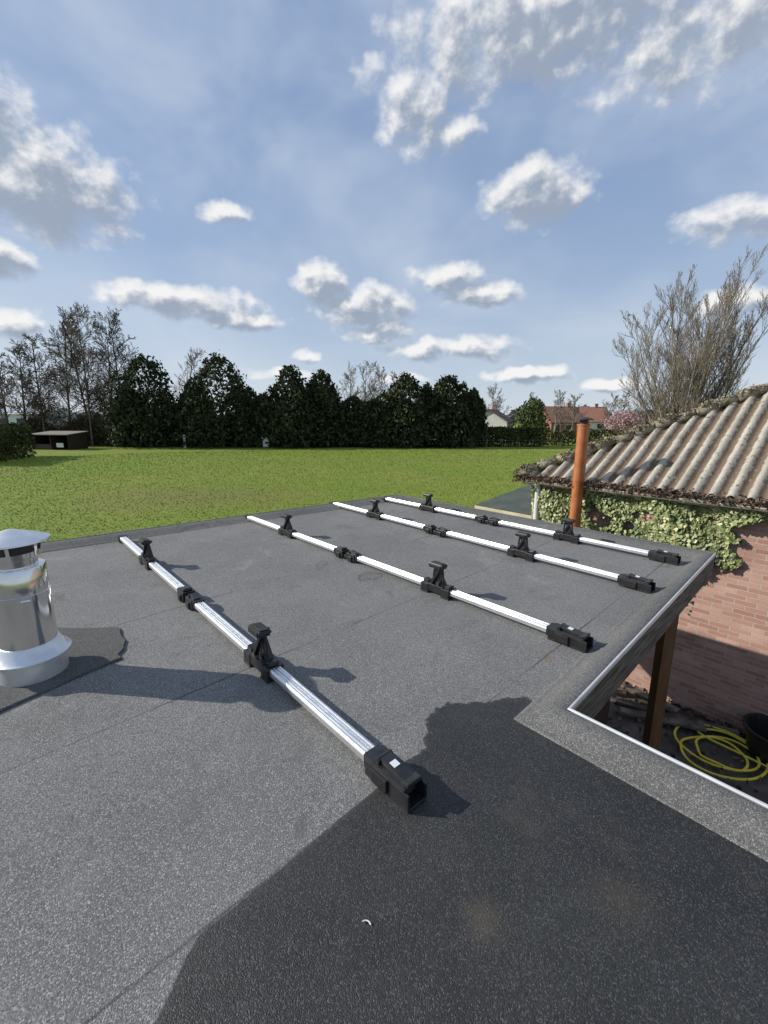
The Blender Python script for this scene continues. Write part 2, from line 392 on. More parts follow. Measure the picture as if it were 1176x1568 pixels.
def bare_tree(X,Y,h,seed,stems=1,fan=.25,name='bare_tree',mat=None,rt=.2,twig=.014,kids=(13,9,5),spread=.75,upl=.35,baseh=.15,lenr=(.42,.42,.5),wob=(.035,.09,.13,.15),tp=.75):
    rng=random.Random(seed); segs=[]
    def grow(p,d,L,r,lev):
        n=[8,5,4,3][min(lev,3)]; pts=[p.copy()]; rr=[r]; dd=d.copy()
        for i in range(n):
            dd=(dd+Vector((rng.gauss(0,1),rng.gauss(0,1),rng.gauss(0,1)))*wob[min(lev,3)]+Vector((0,0,upl*.25 if lev>0 else .02))).normalized()
            q=pts[-1]+dd*L/n; pts.append(q); r2=max(twig*.6,r*(1-(i+1)/n*.85)); segs.append((*pts[-2],*q,rr[-1],r2)); rr.append(r2)
        if lev>=len(kids): return
        for k in range(kids[lev]):
            t=(k+.5+rng.random()*.6)/(kids[lev]+.6); t=(baseh if lev==0 else .15)+(1-(baseh if lev==0 else .15))*t; t=min(t,.98)
            i=min(int(t*n),n-1); f=t*n-i; q=pts[i].lerp(pts[i+1],f); ax=(pts[i+1]-pts[i]).normalized()
            s=ax.orthogonal().normalized(); s=Matrix.Rotation(rng.random()*6.283,3,ax)@s
            nd=(ax*(1-spread*.55)+s*spread*(.6+.5*rng.random())+Vector((0,0,upl))).normalized()
            LL=L*lenr[lev]*(1.15-tp*t)*(.7+.6*rng.random())
            grow(q,nd,LL,max(twig,rr[i]*.45),lev+1)
    for s in range(stems):
        a=s*2.4+rng.random()*.5; q=fan*(.1+.95*math.sqrt((s+.3)/stems)) if stems>1 else .04
        grow(Vector((math.cos(a)*.12*(stems>1),math.sin(a)*.12*(stems>1),0)),Vector((math.cos(a)*q,math.sin(a)*q,1)).normalized(),h*(1-.22*(q/max(fan,.01))**2*(stems>1)),rt/(stems**.5),0)
    root=empty(name,(X,Y,GZ)); V,F=tubes(segs,3); fast_mesh('trunk_and_branches',V,F,mat or M_bark,root); return root

# ---------------------------------------------------------------- ground
R=2500
gm=mesh_obj('grass_field',[(-R,-R,GZ),(R,-R,GZ),(R,R,GZ),(-R,R,GZ)],[(0,1,2,3)],M_grass)
C1=np.array([.222,6.75]);C2=np.array([2.94,3.77]);C3=np.array([.772,1.63]);C4=C3+3.4*np.array([.672,-.741])
LL=C1+12*np.array([-.798,-.603]); BK1=np.array([1.4,-4.2]); BK2=np.array([-9.0,-3.6])
W1=np.array([2.5,7.35])
rng=np.random.default_rng(5)
N=150000
r=9+46*rng.random(N)**1.5; an=rad(-48)+rad(96)*rng.random(N)
pts=np.stack([r*np.sin(an),r*np.cos(an)],1)
out=((pts-C1)@np.array([-.603,.798])>.6)|(pts[:,1]>13)
rel=pts-W1; ah=rel@A; bh=rel@B
inh=(ah<3.2)&(bh<9)&(bh>-4)
pts=pts[out&~inh&(pts[:,1]<57)]
N=len(pts); s=.02+.03*rng.random(N); dist=np.linalg.norm(pts,axis=1); s*=(.5+dist/45)
th=rng.random(N)*6.283; lean=rng.normal(size=(N,2))*.5*s[:,None]
base=np.column_stack([pts,np.full(N,GZ)])
tx=np.column_stack([np.cos(th),np.sin(th),np.zeros(N)])*s[:,None]*.55
V=np.stack([base-tx,base+tx,base+np.column_stack([lean,s*1.0])],1).reshape(-1,3)
gr=fast_mesh('grass_tufts',V,np.arange(3*N).reshape(-1,3),M_blade)
def quad_ab(name,o,da,db,la,lb,z,mat):
    p=[o,o+da*la,o+da*la+db*lb,o+db*lb]
    return mesh_obj(name,[(q[0],q[1],z) for q in p],[(0,1,2,3)],mat)
quad_ab('paving',W1+A*1.0-B*4.5,-A,B,16,4.5,GZ+.006,M_pave)
quad_ab('soil_border',W1-B*.35,-A,B,12,.35,GZ+.012,M_soil)

# ---------------------------------------------------------------- flat roofed building
bld=empty('flat_roof_building')
poly=[C4,C3,C2,C1,LL,BK2,BK1]
def inset(poly,d):
    n=len(poly); out=[]
    ar=sum(poly[i][0]*poly[(i+1)%n][1]-poly[(i+1)%n][0]*poly[i][1] for i in range(n)); sg=1 if ar>0 else -1
    for i in range(n):
        p0,p1,p2=poly[i-1],poly[i],poly[(i+1)%n]
        e1=(p1-p0)/np.linalg.norm(p1-p0); e2=(p2-p1)/np.linalg.norm(p2-p1)
        n1=sg*np.array([-e1[1],e1[0]]); n2=sg*np.array([-e2[1],e2[0]])
        m=n1+n2; out.append(p1+m*d/(m@n1))
    return out
def sweep(name,prof,mat,idx=None,smooth=False):
    rings=[inset(poly,d) for d,z in prof]; n=len(poly); V=[];F=[]
    for (d,z),rg in zip(prof,rings): V+=[(p[0],p[1],z) for p in rg]
    for j in range(len(prof)-1):
        for i in (idx if idx is not None else range(n)):
            k=(i+1)%n; F.append((j*n+i,j*n+k,(j+1)*n+k,(j+1)*n+i))
    o=mesh_obj(name,V,F,mat,bld,smooth); 
    return o
def sdf(P,poly):
    P=np.asarray(P); n=len(poly); dmin=np.full(len(P),1e9); ins=np.zeros(len(P),bool)
    for i in range(n):
        a=np.array(poly[i]);b=np.array(poly[(i+1)%n]); e=b-a; w_=P-a
        t=np.clip((w_@e)/(e@e),0,1); dmin=np.minimum(dmin,np.linalg.norm(w_-t[:,None]*e,axis=1))
        c=(a[1]>P[:,1])!=(b[1]>P[:,1]); xi=a[0]+(P[:,1]-a[1])*(b[0]-a[0])/((b[1]-a[1]) if b[1]!=a[1] else 1e-9)
        ins^=c&(P[:,0]<xi)
    return np.where(ins,dmin,-dmin)
st=.04; xs=np.arange(-9.6,3.2,st); ys=np.arange(-4.4,6.9,st); nx,ny=len(xs),len(ys)
GX,GY=np.meshgrid(xs,ys); GP=np.stack([GX.ravel(),GY.ravel()],1)
inside=sdf(GP,poly)>.04
i,j=np.meshgrid(np.arange(nx-1),np.arange(ny-1)); q=(j*nx+i).ravel()
F=np.stack([q,q+1,q+nx+1,q+nx],1); F=F[inside[F].all(1)]
used=np.unique(F); mp=-np.ones(len(GP),int); mp[used]=np.arange(len(used)); F=mp[F]; DP=GP[used]
und=.004*np.sin(DP[:,0]*1.3+.6)*np.sin(DP[:,1]*1.1)
deck=fast_mesh('roof_deck',np.column_stack([DP,und]),F,M_felt,bld,True)
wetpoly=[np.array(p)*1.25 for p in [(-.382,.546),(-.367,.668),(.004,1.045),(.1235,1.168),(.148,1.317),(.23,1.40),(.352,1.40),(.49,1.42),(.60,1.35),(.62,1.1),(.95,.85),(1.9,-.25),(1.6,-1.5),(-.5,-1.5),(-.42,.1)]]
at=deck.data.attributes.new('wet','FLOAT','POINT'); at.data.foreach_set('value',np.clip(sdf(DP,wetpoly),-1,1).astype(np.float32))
sweep('roof_kerb',[(.002,.03),(.003,.045),(.010,.054),(.03,.058),(.07,.053),(.10,.038),(.13,.016),(.150,.0075),(.165,.0055),(.168,-.01)],M_feltk,smooth=True)
sweep('edge_trim',[(.004,.036),(-.005,.036),(-.005,.055),(-.002,.062),(.005,.062),(.008,.056)],M_trim,idx=[0,1])
sweep('edge_trim_far',[(.004,-.02),(-.008,-.02),(-.008,.052),(-.003,.060),(.010,.060),(.014,.054)],M_feltk,idx=[2,3,4,5,6])
sweep('fascia_board',[(.03,.034),(.0,.034),(.0,-.15),(.03,-.15)],M_wood)
sweep('fascia_board_lower',[(.06,-.13),(.034,-.13),(.034,-.23),(.06,-.23)],M_wood)
pi=inset(poly,.03); mesh_obj('soffit',[(p[0],p[1],-.195) for p in pi],[tuple(range(len(pi)))],M_clad,bld)
mesh_obj('under_deck',[(p[0],p[1],-.03) for p in pi],[tuple(range(len(pi)))],M_clad,bld)
wp=inset(poly,.55); n=len(wp)
mesh_obj('timber_wall',[(p[0],p[1],GZ) for p in wp]+[(p[0],p[1],-.2) for p in wp],[(k,(k+1)%n,n+(k+1)%n,n+k) for k in range(n)],M_clad,bld)
b=MB()
for (x,y) in ((2.44,3.52),(.62,6.1)):
    b.beam((x,y,GZ),(x,y,-.2),.10,.10)
b.obj('posts',M_post,bld,bevel=.004)
FX,FY=-1.735,1.99
pp=[(-1.385,2.108),(-1.46,2.30),(-1.60,2.46),(-1.98,2.45),(-2.35,2.15),(-1.95,1.40),(-1.70,1.61)]
rj=random.Random(2); pp2=[]
for i_ in range(len(pp)):
    p=np.array(pp[i_]);q=np.array(pp[(i_+1)%len(pp)])
    for f in (0,.25,.5,.75): 
        c=p+(q-p)*f; pp2.append((c[0]+rj.uniform(-.009,.009),c[1]+rj.uniform(-.009,.009)))
pp=pp2; PC=np.array(pp).mean(0)
inn=[(p[0]*.985+PC[0]*.015,p[1]*.985+PC[1]*.015,.010) for p in pp]
outr=[(p[0],p[1],.001) for p in pp]; k=len(pp)
mesh_obj('felt_patch',outr+inn,[(i,(i+1)%k,k+(i+1)%k,k+i) for i in range(k)]+[tuple(range(k,2*k))],M_feltp,bld)
b=MB(); pv=None
for k_ in range(10):
    a=2.2-k_*.22; q_=Vector((-.046+.013*math.cos(a),.862+.013*math.sin(a),.006))
    if pv is not None: b.cyl(pv,q_,.0016,n=6)
    pv=q_
b.obj('reflection_crescent',M_label)  # thin white arc modelled to stand for a small reflection on the damp felt
# stainless flue with cowl
fl=empty('steel_flue',(FX,FY,0))
b=MB(); b.lathe([(.140,.008),(.138,.095),(.150,.100),(.163,.108),(.163,.116),(.150,.124),(.128,.160),(.119,.178),(.115,.18)],64); o=b.obj('flashing_skirt',M_zinc,fl,smooth=True)
m=o.modifiers.new('es','EDGE_SPLIT'); m.split_angle=rad(30)
b=MB(); b.lathe([(.115,.12),(.115,.40),(.119,.402),(.119,.432),(.115,.434),(.115,.555),(.112,.56),(.088,.562),(.088,.598),(.096,.602),(.096,.628),(.06,.63)],64); o=b.obj('pipe',M_steel,fl,smooth=True)
m=o.modifiers.new('es','EDGE_SPLIT'); m.split_angle=rad(35)
b=MB(); b.lathe([(.001,.735),(.02,.732),(.11,.702),(.148,.686),(.150,.678),(.146,.676),(.10,.690),(.001,.70)],64)
o=b.obj('cowl',M_zinc,fl,smooth=True); m=o.modifiers.new('es','EDGE_SPLIT'); m.split_angle=rad(35)
b=MB(); b.lathe([(.080,.62),(.080,.70)],40); b.obj('cowl_mesh',M_dark,fl)
b=MB()
for q in range(4):
    a=q*math.pi/2+.5; b.beam((.093*math.cos(a),.093*math.sin(a),.60),(.11*math.cos(a),.11*math.sin(a),.70),.016,.003)
b.cyl((.08,-.10,.417),(.11,-.08,.417),.006,n=8)
b.obj('cowl_straps',M_steel,fl)

# ---------------------------------------------------------------- roof rack bars lying on the roof
def rack(near,far):
    near=Vector((near[0],near[1],0)); far=Vector((far[0],far[1],0)); d=far-near; L=d.length; d.normalize(); y=Vector((0,0,1)).cross(d)
    Mx=Matrix(((d.x,y.x,0,near.x),(d.y,y.y,0,near.y),(0,0,1,0),(0,0,0,1)))
    root=empty('roof_rack_bar'); 
    w_=.031; zt=.066; zb=.030
    pr=[(-w_,zb+.004),(-w_+.004,zb),(w_-.004,zb),(w_,zb+.004),(w_,zt-.010),(w_-.003,zt-.004),(w_-.007,zt-.001),(.017,zt),(.015,zt-.004),(.012,zt-.004),(.010,zt),
        (.0035,zt+.001),(.0025,zt-.006),(-.0025,zt-.006),(-.0035,zt+.001),(-.010,zt),(-.012,zt-.004),(-.015,zt-.004),(-.017,zt),(-w_+.007,zt-.001),(-w_+.003,zt-.004),(-w_,zt-.010)]
    def bar(x0,x1,nm):
        k=len(pr); b=MB(); b.add([(x0,p[0],p[1]) for p in pr]+[(x1,p[0],p[1]) for p in pr],
            [(i,(i+1)%k,k+(i+1)%k,k+i) for i in range(k)]+[tuple(range(k)),tuple(range(k,2*k))[::-1]])
        b.obj(nm,M_alu,root,Mx)
    xm=L*.515
    bar(.12,xm-.04,'bar_1'); bar(xm+.04,L-.02,'bar_2')
    def rot(ax,a): return Matrix.Rotation(rad(a),3,ax)
    for ti,x in enumerate((L*.26,L*.765)):
        b=MB()
        b.box((x,0,.047),(.15,.082,.056)); b.box((x-.095,0,.035),(.07,.09,.068)); b.box((x+.095,0,.035),(.07,.09,.068))
        b.box((x-.10,0,.078),(.045,.05,.02),rot('Y',12)); b.box((x+.10,0,.078),(.045,.05,.02),rot('Y',-12))
        for sx in(-1,1):
            b.beam((x+sx*.052,.012*sx,.065),(x-sx*.030,.004*sx,.205),.042,.020)
            b.beam((x+sx*.050,0,.07),(x+sx*.034,0,.205),.014,.012)
            b.cyl((x+sx*.03,-.03,.10),(x+sx*.03,.03,.10),.010,n=10)
        b.box((x,0,.125),(.034,.03,.13))
        b.box((x,.0,.205),(.078,.052,.02)); b.box((x,.006,.222),(.118,.066,.014),rot('X',6))
        b.box((x-.054,.012,.212),(.012,.06,.022)); b.box((x+.054,.012,.212),(.012,.06,.022))
        b.box((x,.042,.214),(.10,.010,.026)); b.cyl((x,-.026,.205),(x,-.044,.205),.011,n=12)
        b.obj('foot_tower_%d'%(ti+1),M_black,root,Mx,bevel=.003)
        b=MB(); b.box((x,.006,.2315),(.10,.05,.006),rot('X',6)); b.box((x-.095,0,.004),(.075,.095,.008)); b.box((x+.095,0,.004),(.075,.095,.008)); b.obj('rubber_pads_%d'%(ti+1),M_rub,root,Mx,bevel=.002)
    b=MB()
    for sx in(-1,1):
        c=xm+sx*.085
        b.box((c,0,.045),(.115,.084,.06)); b.box((c+sx*.01,0,.080),(.085,.044,.016),rot('Y',sx*8)); b.cyl((c-sx*.03,-.03,.082),(c-sx*.03,.03,.082),.010,n=10)
        b.box((c+sx*.066,0,.048),(.03,.072,.05)); b.box((c,.047,.03),(.05,.012,.045)); b.box((c,-.047,.03),(.05,.012,.045))
    b.box((xm,0,.03),(.07,.06,.03)); b.obj('centre_clamps',M_black,root,Mx,bevel=.003)
    b=MB(); b.box((L-.03,0,.04),(.07,.078,.062)); b.obj('end_cap',M_black,root,Mx,bevel=.004)
    b=MB(); ln=.22
    b.box((ln/2,0,.008),(ln,.088,.010)); b.box((ln/2+.01,0,.072),(ln-.02,.088,.010))
    for sy in(-1,1): b.box((ln/2,sy*.040,.040),(ln,.009,.056)); b.box((ln*.62,sy*.048,.038),(.08,.014,.05))
    b.box((ln*.42,0,.083),(.13,.05,.018),rot('Y',-5)); b.cyl((ln*.75,-.034,.086),(ln*.75,.034,.086),.012,n=12)
    b.box((ln*.14,0,.083),(.035,.062,.014),rot('Y',14)); b.box((ln*.98,0,.048),(.04,.074,.054))
    b.obj('end_foot',M_black,root,Mx,bevel=.003)
    b=MB(); b.box((ln*.50,0,.0945),(.026,.026,.003),rot('Y',-5)); b.obj('label',M_label,root,Mx)
    b=MB(); b.box((.10,0,.041),(.12,.058,.03)); b.obj('sleeve_core',M_rub,root,Mx)
rack((.110,1.210),(-2.649,4.331)); rack((1.111,2.189),(-1.670,5.269)); rack((1.934,3.001),(-.734,6.122)); rack((2.519,3.612),(0,6.472))

# ---------------------------------------------------------------- brick outbuilding with corrugated hipped roof
hs=empty('brick_barn')
def ab(o,a,bb): return o+A*a+B*bb
Lh=11.;Dh=7.2; EZ=.235; T=.52
def wall(name,p0,p1,z0,z1,mat):
    me=bpy.data.meshes.new(name); me.from_pydata([(p0[0],p0[1],z0),(p1[0],p1[1],z0),(p1[0],p1[1],z1),(p0[0],p0[1],z1)],[],[(0,1,2,3)])
    uv=me.uv_layers.new(name='UVMap'); l=float(np.linalg.norm(np.array(p1)-np.array(p0)))
    for k,c in enumerate([(0,z0),(l,z0),(l,z1),(0,z1)]): uv.data[k].uv=c
    return link(me,name,mat,hs)
w0=W1;w1=ab(W1,-Lh,0);w2=ab(W1,-Lh,Dh);w3=ab(W1,0,Dh)
wall('front_wall',w0,w1,GZ,EZ-.02,M_brick); wall('end_wall',w1,w2,GZ,EZ-.02,M_brick); wall('back_wall',w2,w3,GZ,EZ-.02,M_brick); wall('side_wall',w3,w0,GZ,EZ-.02,M_brick)
ov=.17
E=[ab(W1,ov,-ov),ab(W1,-Lh-ov,-ov),ab(W1,-Lh-ov,Dh+ov),ab(W1,ov,Dh+ov)]
def corr_face(name,p0,p1,depth):
    p0=np.array(p0);p1=np.array(p1); L=np.linalg.norm(p1-p0); d=(p1-p0)/L; nn=np.array([-d[1],d[0]])
    if nn@(np.mean(E,axis=0)-p0)<0: nn=-nn
    per=.19; ne=int(L/per*10); e=np.linspace(0,L,ne); nr=26; V=[];cr=[]
    for jj in range(nr+1):
        f=jj/nr; dm=np.minimum(np.minimum(e,L-e),depth/2); dd=f*dm
        step=.018*((dd/1.1)%1.0)
        c=np.cos(2*np.pi*e/per); h=.034*c - step
        V.append(np.column_stack([p0[0]+d[0]*e+nn[0]*dd,p0[1]+d[1]*e+nn[1]*dd,EZ+.045+dd*T+h])); cr.append(.5+.5*c)
    V=np.concatenate(V); i,j=np.meshgrid(np.arange(ne-1),np.arange(nr)); q=(j*ne+i).ravel()
    F=np.stack([q,q+1,q+ne+1,q+ne],1); o=fast_mesh(name,V,F,M_corr,hs,True)
    a_=o.data.attributes.new('crest','FLOAT','POINT'); a_.data.foreach_set('value',np.concatenate(cr).astype(np.float32))
Dt=Dh+2*ov
corr_face('roof_front',E[0],E[1],Dt); corr_face('roof_end',E[1],E[2],Dt); corr_face('roof_back',E[2],E[3],Dt); corr_face('roof_side',E[3],E[0],Dt)
b=MB(); rr=random.Random(3)
def capline(p,q):
    p=Vector(p);q=Vector(q);L=(q-p).length;n=int(L/.30)
    for k in range(n):
        a=p.lerp(q,k/n);c=p.lerp(q,(k+1.12)/n); j=Vector((0,0,rr.uniform(-.012,.018)))
        b.cyl(a+j+Vector((0,0,.012)),c+j,.080,.058,n=12)
rz=EZ+.045+Dt/2*T; ra=ab(E[0],-Dt/2,Dt/2); rb=ab(E[1],Dt/2,Dt/2)
for p,q in((E[0],ra),(E[3],ra),(E[1],rb),(E[2],rb)): capline((p[0],p[1],EZ+.055),(q[0],q[1],rz+.015))
capline((ra[0],ra[1],rz+.02),(rb[0],rb[1],rz+.02))
b.obj('hip_caps',M_moss,hs,smooth=True)
rg=np.random.default_rng(6); n=5000; tt=rg.random(n); cc=np.array([*E[0],EZ+.12])[None]*(1-tt[:,None])+np.array([*ra,rz+.08])[None]*tt[:,None]; cl=(np.sin(tt*60)+np.sin(tt*141+2))>-.1; cc=cc[cl]; cc+=rg.normal(size=cc.shape)*np.array([.05,.05,.022])
V,F=leaf_quads(cc,.022,rg,.8); fast_mesh('moss',V,F,M_moss,hs)
b=MB(); p=ab(W1,ov-.03,-ov+.05);q=ab(W1,-Lh-ov,-ov+.05); b.beam((p[0],p[1],EZ-.045),(q[0],q[1],EZ-.045),.022,.10)
p2=ab(W1,ov-.03,Dh+ov); b.beam((p[0],p[1],EZ-.045),(p2[0],p2[1],EZ-.045),.022,.10); b.obj('eaves_board',M_cream,hs)
V=[];F=[];k=10
for s_,pt in enumerate((ab(W1,ov,-ov-.035),ab(W1,-Lh-ov,-ov-.035))):
    for i in range(k+1):
        t=math.pi+math.pi*i/k; off=np.array(-B)*math.cos(t)*-.055
        V.append((pt[0]+off[0],pt[1]+off[1],EZ-.01+.055*math.sin(t)))
for i in range(k): F.append((i,i+1,k+1+i+1,k+1+i))
o=mesh_obj('gutter',V,F,M_gut,hs,True); m=o.modifiers.new('s','SOLIDIFY'); m.thickness=.006
b=MB(); p=ab(W1,-.16,-.13); b.cyl((p[0],p[1],GZ),(p[0],p[1],EZ-.12),.045); p3=ab(W1,-.16,-.2); b.cyl((p[0],p[1],EZ-.13),(p3[0],p3[1],EZ-.05),.045)
for z in(-.6,-1.6): b.cyl((p[0],p[1],z),(p[0],p[1],z+.06),.052)
b.obj('downpipe',M_white,hs,smooth=False)
def ivy():
    rng=np.random.default_rng(11); N=62000
    a=.06+rng.random(N)*3.3; z=-1.5+1.75*rng.random(N)
    f=np.sin(a*4.1+z*3)+np.sin(a*9.3-z*7+1)+.8*np.sin(a*17+z*13)+.6*np.sin(z*21-a*5)
    low=-1.10+.17*a+.12*np.sin(a*5)+.1*np.sin(a*13)
    right=2.88+.13*np.sin(z*7)+.09*np.sin(z*17)
    strag=(rng.random(N)<.012)&(z>-1.3)&(a<2.4)
    gap=((a-1.15)**2/.05+(z+.25)**2/.02<1)|((a-1.75)**2/.03+(z+.12)**2/.010<1)
    pipe=(abs(a-.16)<.08)&(rng.random(N)<.9)
    keep=(((z>low)&(a<right)&((f>-1.9)|(z>.02))&~gap)|strag)&~pipe
    a=a[keep];z=z[keep];N=len(a); off=.02+.11*rng.random(N)**1.5*(1+.6*np.sin(a*7+z*5))
    C=W1+np.outer(-a,A)+np.outer(-off,B); C=np.column_stack([C,z])
    nrm=np.tile(np.array([-B[0]-.3,-B[1],.35]),(N,1))+rng.normal(size=(N,3))*.45; nrm/=np.linalg.norm(nrm,axis=1)[:,None]
    t=np.cross(nrm,rng.normal(size=(N,3))); t/=np.linalg.norm(t,axis=1)[:,None]; bb=np.cross(nrm,t); s=(.015+.022*rng.random(N))[:,None]
    V=np.stack([C-t*s,C-t*s*.2+bb*s,C+t*s*1.2,C-t*s*.2-bb*s],1).reshape(-1,3)
    fast_mesh('ivy_plant',V,np.arange(4*N).reshape(-1,4),M_ivy)
    C=[];n=2600; a=rng.random(n)**1.1*3.6-.2; z=EZ+.02+rng.normal(size=n)*.035; o_=-ov-.06+rng.normal(size=n)*.05
    C=W1+np.outer(-a,A)+np.outer(o_,B); C=np.column_stack([C,z]); V,F=leaf_quads(C,.022,rng,.6); fast_mesh('dry_creeper',V,F,M_brush)
ivy()
of=empty('flue_pipe',(2.87,6.5,0)); b=MB(); b.lathe([(.080,GZ),(.080,.3),(.084,.302),(.084,.36),(.080,.362),(.080,1.10),(.088,1.105),(.088,1.13)],32); o=b.obj('pipe',M_orange,of,smooth=True)
m=o.modifiers.new('es','EDGE_SPLIT'); m.split_angle=rad(35)
b=MB(); b.lathe([(.06,1.10),(.06,1.19),(.125,1.185),(.125,1.20),(.05,1.225),(.001,1.23)],28); b.obj('cap',M_dark,of)
b=MB(); b.beam((0,0,-.1),(.25,.22,-.1),.03,.03); b.obj('bracket',M_dark,of)
sh=empty('garden_shed'); S0=np.array([2.05,9.81]); S1=S0-A*2.3; S2=S1+B*3.1; S3=S0+B*3.1
mesh_obj('felt_roof',[(S0[0],S0[1],-.72),(S1[0],S1[1],-.72),(S2[0],S2[1],-.40),(S3[0],S3[1],-.40)],[(0,1,2,3)],M_greenfelt,sh)
b=MB(); b.beam((S0[0],S0[1],-.78),(S1[0],S1[1],-.78),.02,.10); b.beam((S0[0],S0[1],-.78),(S3[0],S3[1],-.46),.02,.10); b.obj('edge_boards',M_cream,sh)
si=[S0*.94+(S0+S2)/2*.06,S1*.94+(S0+S2)/2*.06,S2*.94+(S0+S2)/2*.06,S3*.94+(S0+S2)/2*.06]
mesh_obj('walls',[(p[0],p[1],GZ) for p in si]+[(p[0],p[1],-.82) for p in si],[(k,(k+1)%4,4+(k+1)%4,4+k) for k in range(4)],M_post,sh)

# ---------------------------------------------------------------- alley clutter
hz=GZ+.03
cu=bpy.data.curves.new('garden_hose','CURVE'); cu.dimensions='3D'; cu.bevel_depth=.014; cu.bevel_resolution=3
rn=random.Random(8); pts=[]
for k in range(40):
    t=k/39*6.283*3.3; r_=.30+.10*math.sin(t*.37+1)+.07*rn.random(); pts.append((4.02+.06*math.sin(t*.31)+r_*1.15*math.cos(t),4.60+.07*math.cos(t*.23)+r_*math.sin(t),hz+.02+.03*rn.random()))
pts+=[(4.45,4.3,hz+.05),(4.55,4.0,hz),(4.45,3.6,hz),(4.6,3.2,hz)]
sp_=cu.splines.new('NURBS'); sp_.points.add(len(pts)-1)
for q_,p in zip(sp_.points,pts): q_.co=(*p,1)
sp_.use_endpoint_u=True
ho=bpy.data.objects.new('garden_hose',cu); scene.collection.objects.link(ho); cu.materials.append(M_hose)
b=MB(); b.lathe([(.001,.03),(.24,.03),(.30,.36),(.325,.365),(.325,.38),(.285,.38),(.225,.05),(.001,.05)],32,(4.62,4.55,GZ)); b.obj('black_tub',M_black,None,smooth=False)
b=MB()
for (x0,y0,x1,y1,z) in ((3.3,5.6,4.5,4.9,.05),(3.2,5.3,4.1,4.95,.10),(3.5,5.75,3.9,5.2,.16)): b.beam((x0,y0,GZ+z),(x1,y1,GZ+z),.12,.035)
b.obj('timber_offcuts',M_wood)
rg=np.random.default_rng(12); n=1500; a=rg.random(n)*5; o_=-rg.random(n)**2*2.2; C=W1+np.outer(-a-1,A)+np.outer(o_,B); C=np.column_stack([C,np.full(n,GZ+.03)+rg.random(n)*.03]); V,F=leaf_quads(C,.035,rg,.6); fast_mesh('fallen_leaves',V,F,M_brush)

# ---------------------------------------------------------------- trees
TY=58
for k,(x,h,R_,dy) in enumerate([(-30.1,11.2,4.3,0),(-20.8,11.4,4.4,0),(-25.2,8.2,2.2,2),(-15.6,6.6,2.0,1),(-11.8,10.0,3.6,0),(-7.9,9.4,3.3,.5),(-4.0,6.3,2.8,1),(-1.1,6.0,2.6,0),(2.7,9.0,3.3,0),(8.1,8.8,3.5,0),(11.4,7.1,1.9,.5),(-33.2,7.5,2.4,2),(-17.4,7.4,2.2,1),(5.6,7.4,2.3,1.5)]):
    conifer(x,TY+dy,h,R_,20+k)
hedge('conifer_hedge',(-19.5,60.5),(11.8,60.5),4.8,3,12000,3,M_conif,.3)
hedge('conifer_hedge',(-36,61),(-19,61),3.0,3,6000,5,M_conif,.3)
hedge('boundary_hedge',(12.5,59),(21.0,59),2.5,1.8,5000,7,M_hedge,.16,.05)
hedge('boundary_hedge',(21.5,61),(60,61),2.1,1.6,9000,8,M_olive,.16,.12)
hedge('garden_hedge',(-33.5,36),(-36.2,45),3.2,2.0,7000,9,M_hedge,.13,.05)
conifer(22.9,70,6.6,2.6,77,M_ltree,3600,.22,'evergreen_tree',2.4)
rng=np.random.default_rng(31); n=15000; x=-49+16*rng.random(n); hh=5.0+1.6*np.sin(x*.8)+1.0*np.sin(x*2.1); z=rng.random(n)**1.2*hh; C=np.column_stack([x,60+3*rng.random(n),GZ+z])
V,F=leaf_quads(C,.32,rng,.10,up=.8); fast_mesh('shrub_thicket',V,F,M_brush)
hedge('evergreen_shrubs',(-50,61.5),(-33,61.5),2.6,2.5,4500,12,M_conif,.25,.4)
for k,(x,y,h) in enumerate([(-34.8,60,16.2),(-36.6,61,15.2),(-39.0,60,17.2),(-40.6,62,16.4),(-42.6,61,15.6),(-45.2,60,13.4),(-47.6,60,12.4),(-50.0,60,11.6)]):
    bare_tree(x,y,h,130+k,rt=.22,twig=.034,kids=(28,12,5),spread=.8,upl=.10,baseh=.2,lenr=(.29,.48,.5),wob=(.02,.09,.13,.15),mat=M_bark if k!=2 else M_barkL)
for k,(x,y,h) in enumerate([(-6.2,76,10.8),(-3.6,77,11.6),(-1.0,76,11.0),(1.4,77,10.2),(-29.5,67,12.6),(-26.5,68,11),(19.5,80,8.2),(31,82,7.6),(35,84,7.2),(39,80,7),(43.5,83,7.5),(48,80,6.6),(26.5,86,7.4)]):
    bare_tree(x,y,h,200+k,rt=.2,twig=.034,kids=(17,10,4),spread=.85,upl=.25,baseh=.18,lenr=(.42,.45,.5),mat=M_barkL)
# large bare tree on the right
bare_tree(17.5,26.5,11.4,301,stems=15,fan=.38,rt=.42,twig=.0115,kids=(17,10,5),spread=.55,upl=.28,baseh=.16,lenr=(.31,.45,.5),mat=M_barkL,wob=(.03,.07,.1,.12),tp=.7)
bl=bare_tree(35,66,4.4,401,stems=3,fan=.5,rt=.15,twig=.02,kids=(9,6,3),spread=.9,name='blossom_tree')
rng=np.random.default_rng(9); n=2600; v=rng.normal(size=(n,3)); v/=np.linalg.norm(v,axis=1)[:,None]; v*=(rng.random(n)**.4)[:,None]*np.array([2.8,2.4,1.7]); v[:,2]+=2.9
V,F=leaf_quads(v,.14,rng); fast_mesh('blossom',V,F,M_blossom,bl)
rng=np.random.default_rng(44); n=42000; th=rad(-60)+rad(120)*rng.random(n); rr_=230+60*rng.random(n)
top=6.5+2.2*np.sin(th*23)+1.6*np.sin(th*61+1)+1.1*np.sin(th*140)
C=np.column_stack([rr_*np.sin(th),rr_*np.cos(th),GZ+rng.random(n)**.9*top]); V,F=leaf_quads(C,.9,rng,.6); fast_mesh('distant_tree_line',V,F,M_dist)

